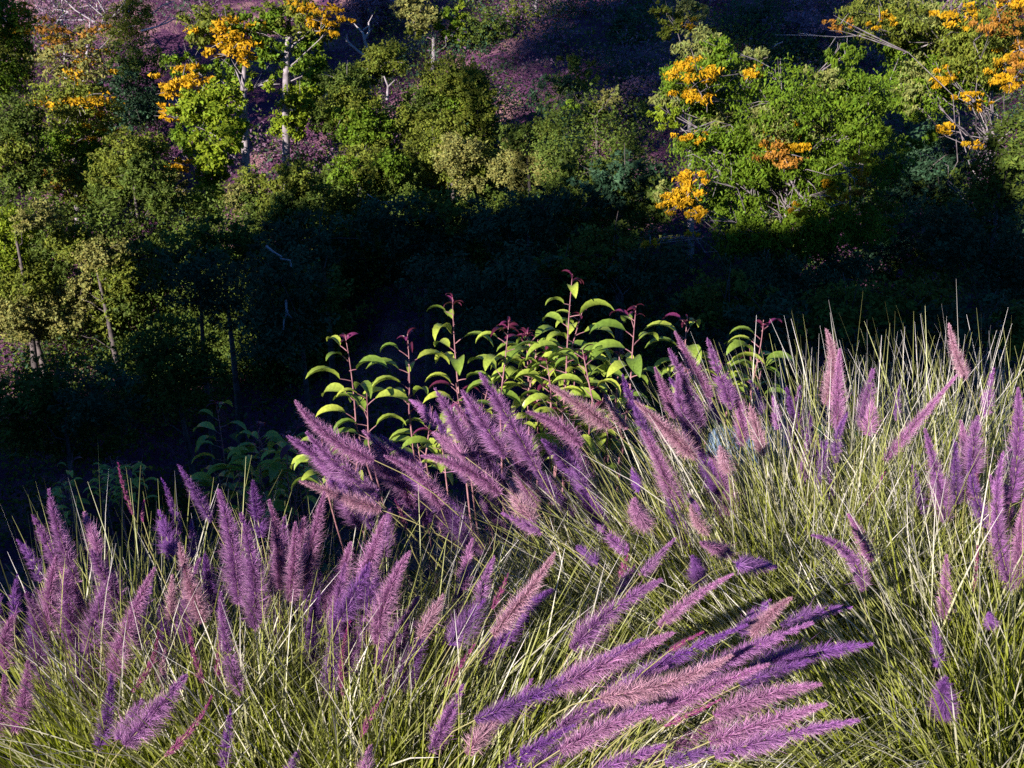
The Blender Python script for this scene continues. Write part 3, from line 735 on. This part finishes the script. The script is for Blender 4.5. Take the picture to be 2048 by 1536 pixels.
# ------------------------------------------------------------------ fountain grass
TONE = {  # core colour, tip colour
    'pink':    ((.30, .08, .30), (.68, .34, .58)),
    'tan':     ((.42, .17, .30), (.74, .44, .54)),
    'purple':  ((.19, .05, .28), (.60, .28, .60)),
    'violet':  ((.11, .03, .25), (.40, .16, .52)),  # bluer, darker copy of purple for plumes in shade
    'magenta': ((.26, .025, .16), (.50, .15, .36)),
}
def plume_mesh(tip, base, w, tone, bend):
    axis = tip - base; L = np.linalg.norm(axis)
    side = norm(np.cross(axis, np.array([0, 1, 0.2])))
    ctrl = (tip + base) / 2 + side * bend * L + np.array([0, 0, 0.03 * L])
    young = tone == 'magenta'
    R = w * .5
    fuzzy = tone in ('tan', 'pink')
    dens = 1.0
    n = int(np.clip(4000 * (L / .25) * (.55 + .45 * w / .05), 800, 5600))
    if young: n = int(n * .5)
    K = max(30, int(L / .0032))
    bt = np.sort(rng.uniform(0, 1, K)); bphi = np.arange(K) * 2.4 + rng.normal(size=K) * .3
    which = rng.integers(0, K, n)
    if fuzzy:
        t = rng.uniform(0, 1, n); phi = rng.uniform(0, 2 * math.pi, n)
    else:
        t = np.clip(bt[which] + rng.normal(size=n) * .012, 0, 1); phi = bphi[which] + rng.normal(size=n) * .5
    env = np.clip(.45 + t / .2, 0, 1) * np.clip((1.03 - t) / .80, 0, 1) ** .85
    T = t[:, None]
    p = (1 - T) ** 2 * base + 2 * T * (1 - T) * ctrl + T ** 2 * tip
    ax = norm(2 * (1 - T) * (ctrl - base) + 2 * T * (tip - ctrl))
    a = norm(np.cross(ax, np.array([.2, .9, .1]))); b = np.cross(ax, a)
    rad = a * np.cos(phi)[:, None] + b * np.sin(phi)[:, None]
    al = np.radians(rng.normal(30 if not young else 60, 17, n) if not fuzzy else rng.normal(24, 22, n)) + .5 * np.clip(t - .55, 0, 1)
    d = norm(rad * np.cos(al)[:, None] + ax * np.sin(al)[:, None])
    ln = R * env / np.maximum(np.cos(al), .45) * (.18 + .92 * rng.uniform(0, 1, n) ** 1.35) + .003
    long = rng.random(n) < .07; ln = np.where(long, ln * rng.uniform(1.1, 1.7, n), ln)
    core = R * env * (.10 if not young else .3)
    p0 = p + rad * core[:, None]
    p1 = p0 + d * ln[:, None] + np.array([0, 0, -1.0]) * (ln * .06)[:, None]
    wd = rng.uniform(.00035, .0008, n) * (1.1 if fuzzy else 1.0)
    sd = norm(np.cross(d, rng.normal(size=(n, 3)))) * wd[:, None]
    v = np.stack([p0 - sd, p0 + sd, p1], 1).reshape(-1, 3)
    c0, c1 = np.array(TONE[tone][0]), np.array(TONE[tone][1])
    j = (1 + rng.uniform(-.5, .4, n))[:, None]
    mixk = rng.uniform(.0, .35, n)[:, None]
    cb = (c0 * (1 - mixk) + c1 * mixk) * j
    c1 = c1 * (.8 + .4 * rng.random()) ; fade = rng.uniform(.0, .45) * (1 - t)[:, None]
    ct = (c1 * (1 - fade) + np.array([.62, .47, .44]) * fade) * j * rng.uniform(.8, 1.3, n)[:, None]
    col = np.stack([cb, cb, ct], 1).reshape(-1, 3)
    # spikelets: small pointed grains close to the axis
    ns = int(K * 2.2)
    ts = rng.uniform(0, .98, ns); ps = rng.uniform(0, 2 * math.pi, ns)
    T = ts[:, None]
    q = (1 - T) ** 2 * base + 2 * T * (1 - T) * ctrl + T ** 2 * tip
    ax = norm(2 * (1 - T) * (ctrl - base) + 2 * T * (tip - ctrl))
    a = norm(np.cross(ax, np.array([.2, .9, .1]))); b = np.cross(ax, a)
    rad = a * np.cos(ps)[:, None] + b * np.sin(ps)[:, None]
    es = (np.clip(.45 + ts / .2, 0, 1) * np.clip((1.03 - ts) / .80, 0, 1) ** .85)[:, None]
    s0 = q + rad * es * R * .12
    dd = norm(rad * .6 + ax * .8)
    sl = .0065 * rng.uniform(.7, 1.3, ns)[:, None]
    sw = norm(np.cross(dd, rad + rng.normal(size=(ns, 3)) * .3)) * .0011
    sv = np.stack([s0 - sw + dd * sl * .4, s0 + sw + dd * sl * .4, s0 + dd * sl], 1).reshape(-1, 3)
    sv2 = np.stack([s0 + sw + dd * sl * .4, s0 - sw + dd * sl * .4, s0], 1).reshape(-1, 3)
    sc = np.repeat(np.array(c0) * 1.1 * (1 + rng.uniform(-.3, .3, (ns, 1))), 3, axis=0)
    V = np.concatenate([v, sv, sv2]); C = np.concatenate([col, sc, sc])
    F = np.arange(len(V)).reshape(-1, 3)
    return V, F, C, ctrl

def blades(root, n, rad, length, lean, spread, droop, dry, seed, width=.0046, up=1.0, tip_pale=.6):
    r = np.random.default_rng(seed)
    n = int(n * (.56 if spread < .55 else .24))
    S = 7
    ang = r.uniform(0, 2 * math.pi, n); rr = rad * np.sqrt(r.uniform(0, 1, n))
    x = root[0] + np.cos(ang) * rr; y = root[1] + np.sin(ang) * rr * .8
    z = H(x, y) - .01
    base = np.stack([x, y, z], 1)
    d = np.stack([np.cos(ang) * (rr / rad), np.sin(ang) * (rr / rad), np.zeros(n)], 1) * spread + r.normal(size=(n, 3)) * np.array([.17, .17, .05]) * (spread / .5 + .3)
    d = norm(d + np.array([lean[0], lean[1], up]))
    L = length * r.uniform(.6, 1.2, n)
    dr = droop * r.uniform(.2, 1.6, n)
    wild = r.random(n) < .035
    dr = np.where(wild, dr * 3.5, dr)
    curl = r.normal(size=(n, 3)) * np.array([.08, .08, .03])
    s = np.linspace(0, 1, S)[None, :, None]
    hd = norm(d * np.array([1, 1, 0]) + 1e-6)
    pts = base[:, None, :] + d[:, None, :] * L[:, None, None] * s + (hd[:, None, :] * .55 + np.array([0, 0, -1.0])) * (dr * L)[:, None, None] * s ** 2.4 + curl[:, None, :] * L[:, None, None] * s ** 2
    wdir = norm(np.cross(d, r.normal(size=(n, 3))))
    wd = width * r.uniform(.5, 1.2, n)[:, None, None] * np.array([.7, 1, 1, .9, .75, .5, .12])[None, :, None] * .5
    v = np.stack([pts - wdir[:, None, :] * wd, pts + wdir[:, None, :] * wd], 2).reshape(-1, 3)
    o = (np.arange(n) * S * 2)[:, None]; k = (np.arange(S - 1) * 2)[None, :]
    f = np.stack([o + k, o + k + 1, o + k + 3, o + k + 2], -1).reshape(-1, 4)
    green = np.array([.05, .11, .010]); olive = np.array([.25, .29, .016]); straw = np.array([.52, .52, .26]); white = np.array([.80, .75, .76])
    isdry = (r.random(n) < dry * .75) | wild
    cr = np.where(isdry[:, None], olive * .9, green); cm = np.where(isdry[:, None], straw, olive); cz = np.where(isdry[:, None], white, straw * tip_pale + olive * (1 - tip_pale))
    ss = s
    c = np.where(ss < .5, cr[:, None, :] * (1 - ss * 2) + cm[:, None, :] * ss * 2, cm[:, None, :] * (2 - ss * 2) + cz[:, None, :] * (ss * 2 - 1))
    c = c * (1 + r.uniform(-.45, .25, n))[:, None, None]
    c = np.repeat(c[:, :, None, :], 2, axis=2).reshape(-1, 3)
    return v, f, c

GP = 'fountain grass clumps along the bank'
CLUMPS = {}   # key: (label, root xy, blades(list of args), depth for its plumes)
def clump(key, label, x, y, sets, plumes, extra=None):
    if extra:
        r = np.random.default_rng(hash_(key))
        for _ in range(extra[0]):
            tx = r.uniform(extra[1], extra[2]); ty = r.uniform(extra[3], extra[4]); ln = r.uniform(100, 170); sl = extra[5] + r.normal() * .18
            plumes.append((tx, ty, tx - ln * sl, ty + ln, r.uniform(34, 56), ['violet', 'purple', 'purple', 'violet', 'pink'][r.integers(5)], r.uniform(extra[6], extra[7])))
    z = float(H(x, y))
    root = np.array([x, y, z])
    e = empty('fountain_grass', root, label, 'grass clump', GP)
    bag = Bag()
    for i, a in enumerate(sets):
        off = a.pop('off', (0, 0))
        v, f, c = blades(np.array([x + off[0], y + off[1], z]), seed=hash_(key) + i, **a); bag.add(v, f, c)
    o = bag.make('blades', M_blade, e); o['kind'] = 'stuff'
    for pl in plumes:
        tx, ty, bx, by, wpx, tone = pl[:6]
        Y = pl[6] if len(pl) > 6 else y
        s = scale_at((ty + by) / 2, Y)
        lp = math.hypot(tx - bx, ty - by) * s
        want = .15 if tone != 'magenta' else .08
        dy = math.sqrt(max(want ** 2 - lp ** 2, 0)) if lp < want else 0.0
        base = P(bx, by, Y); tip = P(tx, ty, Y + (dy if len(pl) < 8 else -dy) + rng.uniform(-.03, .03))
        if tone == 'magenta': wpx = min(wpx, 22) * .72
        V, F, C, ctrl = plume_mesh(tip, base, wpx * 1.08 * s, tone, rng.normal() * .09)
        po = build('plume', V, F, M_plume, e, cols=C)
        if tone == 'magenta': po['label'] = 'narrow unopened magenta plume'
        # its stalk, up through the plume
        d = base - ctrl; d = d / np.linalg.norm(d)
        g0 = root + np.array([rng.uniform(-.1, .1), rng.uniform(-.08, .08), 0])
        g0[2] = H(g0[0], g0[1])
        dist = np.linalg.norm(base - g0)
        c1 = base + d * dist * .45
        path = np.vstack([bez(g0, c1, base, 10), bez(base, ctrl, tip, 6)[1:5]])
        v, f = tube(path, np.concatenate([np.linspace(.0019, .0013, 10), np.linspace(.0012, .0006, 4)]), 5)
        k = np.linspace(0, 1, 14)[:, None]
        cc = np.repeat(np.array([.30, .32, .07]) * (1 - k) + np.array([.50, .42, .22]) * k, 5, axis=0)
        build('stalk', v, f, M_blade, po, cols=cc, loc=None if False else root, smooth=True)
def hash_(k): return sum(ord(ch) * (i + 3) for i, ch in enumerate(k)) * 17

# left edge clump
clump('a', 'grass clump at the left edge with tall purple plumes', -1.05, 2.40, [
    dict(n=1500, rad=.26, length=.80, lean=(.06, .05), spread=.45, droop=.12, dry=.3), dict(n=700, rad=.3, length=.6, lean=(-.1, -.15), spread=.6, droop=.2, dry=.35, off=(-.15, -.15))], [
    (98, 980, 155, 1165, 44, 'purple'), (65, 1030, 116, 1135, 34, 'purple'), (35, 1080, 82, 1165, 30, 'violet'), (168, 1025, 200, 1112, 38, 'pink'),
    (114, 1112, 100, 1262, 56, 'pink', 2.3), (184, 1100, 248, 1205, 56, 'purple', 2.35), (309, 1137, 222, 1360, 56, 'pink', 2.2), (31, 1228, 12, 1338, 52, 'pink', 2.2), (35, 1150, 28, 1235, 26, 'violet'),
    (56, 1322, 28, 1462, 48, 'pink', 2.1), (72, 1180, 78, 1335, 58, 'violet', 2.45), (130, 1150, 148, 1300, 66, 'purple', 2.4), (220, 1157, 176, 1306, 60, 'purple', 2.3), (0, 1190, -20, 1300, 45, 'violet', 2.4), (165, 1240, 150, 1370, 50, 'violet', 2.45), (8, 1350, -30, 1480, 50, 'pink', 2.1)], (9, -10, 250, 1120, 1300, -.05, 2.35, 2.6))
clump('b', 'grass clump left of centre with a broad fan of upright lilac plumes', -.62, 2.32, [
    dict(n=1900, rad=.30, length=.74, lean=(.05, .03), spread=.42, droop=.12, dry=.38), dict(n=900, rad=.3, length=.55, lean=(.05, -.2), spread=.6, droop=.15, dry=.4, off=(.1, -.2))], [
    (236, 925, 267, 1030, 13, 'magenta', 2.55), (290, 1000, 287, 1045, 9, 'magenta', 2.55), (323, 956, 359, 1069, 18, 'violet', 2.6), (357, 929, 424, 1042, 30, 'violet', 2.6), (318, 1021, 344, 1115, 44, 'violet', 2.5),
    (359, 1086, 407, 1244, 50, 'tan', 2.25), (345, 1150, 345, 1248, 36, 'tan', 2.3), (437, 980, 478, 1210, 64, 'purple', 2.3), (482, 1028, 509, 1258, 64, 'purple', 2.25), (506, 963, 523, 1074, 40, 'violet', 2.5),
    (538, 1000, 560, 1178, 42, 'pink', 2.35), (591, 1045, 581, 1203, 44, 'pink', 2.3), (649, 985, 608, 1170, 46, 'pink', 2.4), (383, 1040, 386, 1115, 26, 'violet', 2.55), (442, 1186, 483, 1390, 46, 'purple', 2.05),
    (378, 1250, 407, 1368, 21, 'magenta', 2.1), (441, 1280, 440, 1365, 15, 'magenta', 2.1), (316, 1258, 262, 1385, 24, 'magenta', 2.1), (372, 1350, 250, 1490, 66, 'purple', 1.95), (285, 1400, 235, 1482, 54, 'purple', 1.95),
    (425, 1388, 330, 1512, 24, 'magenta', 1.95), (222, 1350, 196, 1500, 42, 'violet', 2.05), (331, 1298, 326, 1375, 26, 'tan', 2.15), (555, 1060, 540, 1190, 46, 'violet', 2.45), (610, 1090, 618, 1230, 44, 'violet', 2.45), (410, 1110, 430, 1230, 48, 'violet', 2.45), (460, 1420, 445, 1536, 30, 'violet', 1.95)], (11, 260, 640, 1020, 1210, -.08, 2.4, 2.65))
clump('c', 'grass clump at bottom centre with plumes leaning to the right', -.20, 2.10, [
    dict(n=1900, rad=.28, length=.72, lean=(.22, .02), spread=.40, droop=.12, dry=.36), dict(n=900, rad=.28, length=.5, lean=(.2, -.25), spread=.55, droop=.15, dry=.4, off=(.05, -.22))], [
    (690, 1128, 672, 1275, 46, 'purple', 2.2), (770, 1032, 722, 1172, 50, 'pink', 2.3), (819, 1104, 754, 1288, 60, 'pink', 2.1), (779, 1020, 768, 1115, 46, 'purple', 2.4), (701, 1238, 685, 1392, 17, 'magenta', 2.05), (676, 1200, 658, 1402, 44, 'violet', 2.15),
    (886, 1190, 838, 1275, 46, 'tan', 2.15), (946, 1078, 928, 1180, 36, 'pink', 2.3), (988, 1115, 955, 1225, 38, 'purple', 2.25), (968, 1200, 902, 1292, 68, 'violet', 2.15), (1110, 1105, 986, 1270, 48, 'tan', 2.0), (1105, 1180, 1000, 1292, 50, 'violet', 2.1),
    (1016, 1148, 984, 1218, 18, 'magenta', 2.2), (950, 1288, 890, 1372, 30, 'magenta', 2.1), (926, 1370, 862, 1505, 44, 'purple', 1.85), (1022, 1424, 934, 1510, 52, 'tan', 1.75), (1064, 1358, 985, 1455, 28, 'purple', 1.85), (765, 1395, 722, 1475, 36, 'magenta', 1.95), (745, 1100, 735, 1230, 50, 'violet', 2.35), (860, 1250, 800, 1380, 50, 'violet', 2.2), (640, 1180, 628, 1330, 44, 'violet', 2.3), (745, 1490, 735, 1560, 36, 'pink', 1.8), (600, 1500, 575, 1560, 30, 'violet', 1.85)], (10, 660, 1080, 1060, 1260, .35, 2.15, 2.45))
clump('d', 'grass clump at centre whose pink plumes lean far to the left', .10, 2.62, [
    dict(n=1200, rad=.20, length=.60, lean=(-.45, .0), spread=.50, droop=.15, dry=.5), dict(n=500, rad=.2, length=.45, lean=(-.3, -.3), spread=.7, droop=.25, dry=.6)], [
    (591, 803, 748, 920, 50, 'pink', 2.55), (576, 873, 708, 966, 48, 'purple', 2.6), (614, 865, 750, 982, 50, 'purple', 2.55), (640, 922, 760, 1004, 46, 'violet', 2.65), (600, 962, 764, 1020, 40, 'tan', 2.45), (762, 872, 852, 945, 36, 'purple', 2.7), (770, 912, 882, 1018, 44, 'pink', 2.6),
    (843, 912, 1000, 988, 46, 'pink', 2.6), (790, 1000, 812, 1060, 16, 'magenta', 2.5), (660, 960, 780, 1040, 40, 'violet', 2.7), (860, 960, 930, 1050, 46, 'violet', 2.75)], (7, 620, 860, 860, 990, -.85, 2.6, 2.8))
clump('e', 'grass clump behind centre with dense purple plumes before the sumac', .42, 2.78, [
    dict(n=1500, rad=.25, length=.66, lean=(-.30, .04), spread=.45, droop=.14, dry=.5), dict(n=700, rad=.25, length=.45, lean=(-.2, -.3), spread=.7, droop=.22, dry=.5)], [
    (820, 800, 872, 855, 28, 'purple', 2.9), (871, 778, 948, 922, 50, 'purple', 2.8), (865, 865, 932, 915, 44, 'pink', 2.75), (925, 782, 1012, 915, 56, 'purple', 2.75), (960, 747, 1076, 940, 60, 'purple', 2.7), (1054, 824, 1163, 892, 42, 'pink', 2.75), (1098, 770, 1222, 856, 44, 'tan', 2.75),
    (1022, 965, 1068, 1045, 58, 'tan', 2.6), (1004, 1026, 1086, 1066, 30, 'purple', 2.55), (1195, 1050, 1256, 1106, 36, 'purple', 2.5), (1256, 1110, 1240, 1155, 30, 'magenta', 2.5), (1155, 1094, 1196, 1126, 34, 'violet', 2.45), (1130, 900, 1175, 980, 38, 'violet', 2.8), (1020, 880, 1060, 960, 50, 'purple', 2.8), (1085, 880, 1150, 960, 44, 'violet', 2.85), (905, 830, 965, 940, 50, 'violet', 2.9)], (9, 850, 1160, 790, 960, -.55, 2.75, 3.0))
clump('f', 'broad grass clump right of the sumac with pale curved blades and pink plumes', .78, 2.80, [
    dict(n=2300, rad=.30, length=.84, lean=(-.26, .02), spread=.42, droop=.13, dry=.55), dict(n=1100, rad=.28, length=.55, lean=(-.1, -.3), spread=.8, droop=.25, dry=.45)], [
    (1210, 790, 1257, 858, 28, 'tan', 2.85), (1270, 803, 1392, 916, 46, 'tan', 2.7), (1284, 860, 1344, 998, 46, 'pink', 2.65), (1310, 735, 1352, 835, 30, 'pink', 2.85), (1338, 698, 1406, 852, 40, 'purple', 2.85), (1350, 664, 1422, 795, 32, 'pink', 2.9), (1415, 678, 1466, 818, 38, 'purple', 2.85), (1245, 750, 1292, 855, 32, 'violet', 2.95),
    (1440, 893, 1455, 942, 36, 'tan', 2.6, 1), (1270, 998, 1296, 1052, 50, 'pink', 2.5, 1), (1382, 1010, 1416, 1066, 32, 'tan', 2.5, 1), (1384, 1112, 1392, 1168, 38, 'violet', 2.3, 1), (1402, 1085, 1462, 1108, 40, 'pink', 2.35, 1), (1350, 1076, 1280, 1152, 28, 'purple', 2.35), (1270, 1132, 1236, 1192, 34, 'purple', 2.4), (1265, 935, 1280, 985, 24, 'violet', 2.6), (1375, 985, 1400, 1030, 20, 'purple', 2.6), (1410, 790, 1440, 850, 30, 'purple', 2.95)], (9, 1220, 1460, 720, 960, -.4, 2.75, 3.0))
clump('g', 'tall upright grass clump at back right with two paired pale plumes', 1.12, 2.95, [
    dict(n=2600, rad=.34, length=.88, lean=(-.05, .0), spread=.32, droop=.10, dry=.6), dict(n=900, rad=.3, length=.6, lean=(0, -.3), spread=.6, droop=.2, dry=.4)], [
    (1652, 659, 1650, 810, 40, 'tan', 2.9), (1680, 698, 1676, 862, 38, 'pink', 2.85), (1746, 738, 1722, 855, 40, 'purple', 2.9), (1500, 813, 1526, 912, 38, 'tan', 2.75), (1695, 825, 1672, 925, 24, 'violet', 2.75), (1655, 880, 1632, 970, 24, 'violet', 2.7), (1612, 880, 1606, 962, 28, 'purple', 2.85), (1770, 945, 1735, 1012, 15, 'magenta', 2.7), (1545, 790, 1555, 860, 22, 'purple', 2.95), (1500, 760, 1520, 830, 22, 'violet', 2.95), (1600, 770, 1600, 850, 22, 'purple', 3.0), (1745, 800, 1735, 870, 40, 'pink', 2.8)], (5, 1520, 1780, 720, 880, .02, 2.9, 3.05))
clump('k', 'grass clump at back right under a single tan plume above the blades', 1.62, 2.95, [
    dict(n=2300, rad=.34, length=.86, lean=(.0, .0), spread=.30, droop=.10, dry=.6), dict(n=800, rad=.3, length=.6, lean=(0, -.3), spread=.6, droop=.2, dry=.45)], [
    (1898, 648, 1932, 758, 28, 'tan', 2.85), (1914, 750, 1768, 922, 28, 'pink', 2.75), (1988, 735, 1972, 835, 24, 'purple', 2.9), (1850, 860, 1892, 1045, 44, 'purple', 2.55), (1956, 900, 1948, 1012, 13, 'magenta', 2.6), (1825, 930, 1850, 1030, 24, 'violet', 2.65), (1800, 770, 1795, 840, 18, 'violet', 2.95)])
clump('h', 'grass clump at the right edge with long purple plumes', 1.35, 2.42, [
    dict(n=1800, rad=.28, length=.78, lean=(.05, .0), spread=.38, droop=.12, dry=.4), dict(n=700, rad=.3, length=.5, lean=(-.1, -.3), spread=.6, droop=.2, dry=.35)], [
    (2036, 778, 2022, 1005, 52, 'purple', 2.4), (2006, 905, 2026, 1180, 46, 'purple', 2.3), (1980, 950, 1986, 1075, 30, 'purple', 2.45), (1893, 1110, 1888, 1240, 32, 'pink', 2.25), (1980, 1226, 1984, 1252, 24, 'violet', 2.1, 1), (2050, 1000, 2045, 1180, 44, 'pink', 2.3), (1955, 1090, 1945, 1190, 12, 'magenta', 2.3)], (5, 1900, 2040, 800, 1000, -.1, 2.45, 2.6))
clump('j', 'grass clump at bottom right, mostly blades swept to the upper left', 1.02, 2.12, [
    dict(n=2600, rad=.34, length=.72, lean=(-.50, .05), spread=.45, droop=.18, dry=.42), dict(n=1500, rad=.36, length=.5, lean=(-.1, -.25), spread=.8, droop=.28, dry=.36)], [
    (1696, 1028, 1742, 1124, 36, 'pink', 2.3), (1625, 1070, 1727, 1182, 38, 'purple', 2.2), (1865, 1240, 1872, 1335, 30, 'violet', 2.0), (1892, 1355, 1896, 1432, 56, 'violet', 1.9, 1)])
clump('i', 'grass clump at the bottom with long pink plumes swept to the right', .22, 1.78, [
    dict(n=2000, rad=.30, length=.62, lean=(.75, .05), spread=.40, droop=.16, dry=.40), dict(n=1200, rad=.34, length=.45, lean=(.4, .1), spread=.7, droop=.25, dry=.3, off=(.3, .2))], [
    (1322, 1160, 1146, 1298, 60, 'purple', 1.95), (1466, 1148, 1318, 1252, 30, 'pink', 1.95), (1345, 1266, 1112, 1376, 62, 'pink', 1.80), (1464, 1310, 1200, 1396, 60, 'tan', 1.75), (1538, 1328, 1305, 1432, 48, 'pink', 1.72), (1332, 1408, 1120, 1500, 56, 'pink', 1.65), (1442, 1398, 1328, 1452, 18, 'magenta', 1.7), (1406, 1264, 1336, 1304, 18, 'magenta', 1.85),
    (1582, 1196, 1506, 1272, 40, 'tan', 1.95, 1), (1540, 1200, 1476, 1262, 46, 'violet', 2.05), (1642, 1368, 1428, 1432, 56, 'pink', 1.7), (1652, 1408, 1418, 1484, 60, 'pink', 1.62), (1720, 1440, 1430, 1512, 50, 'purple', 1.6), (1742, 1288, 1500, 1338, 56, 'violet', 1.9), (1702, 1214, 1560, 1252, 36, 'violet', 2.0), (1552, 1134, 1470, 1130, 42, 'violet', 2.1), (1480, 1488, 1330, 1525, 36, 'violet', 1.6), (1620, 1320, 1480, 1370, 46, 'violet', 1.85), (1250, 1290, 1130, 1360, 40, 'violet', 1.95), (1150, 1450, 1000, 1540, 40, 'violet', 1.7), (1330, 1490, 1180, 1550, 46, 'purple', 1.55)], (8, 1250, 1650, 1220, 1440, 1.9, 1.75, 2.0))
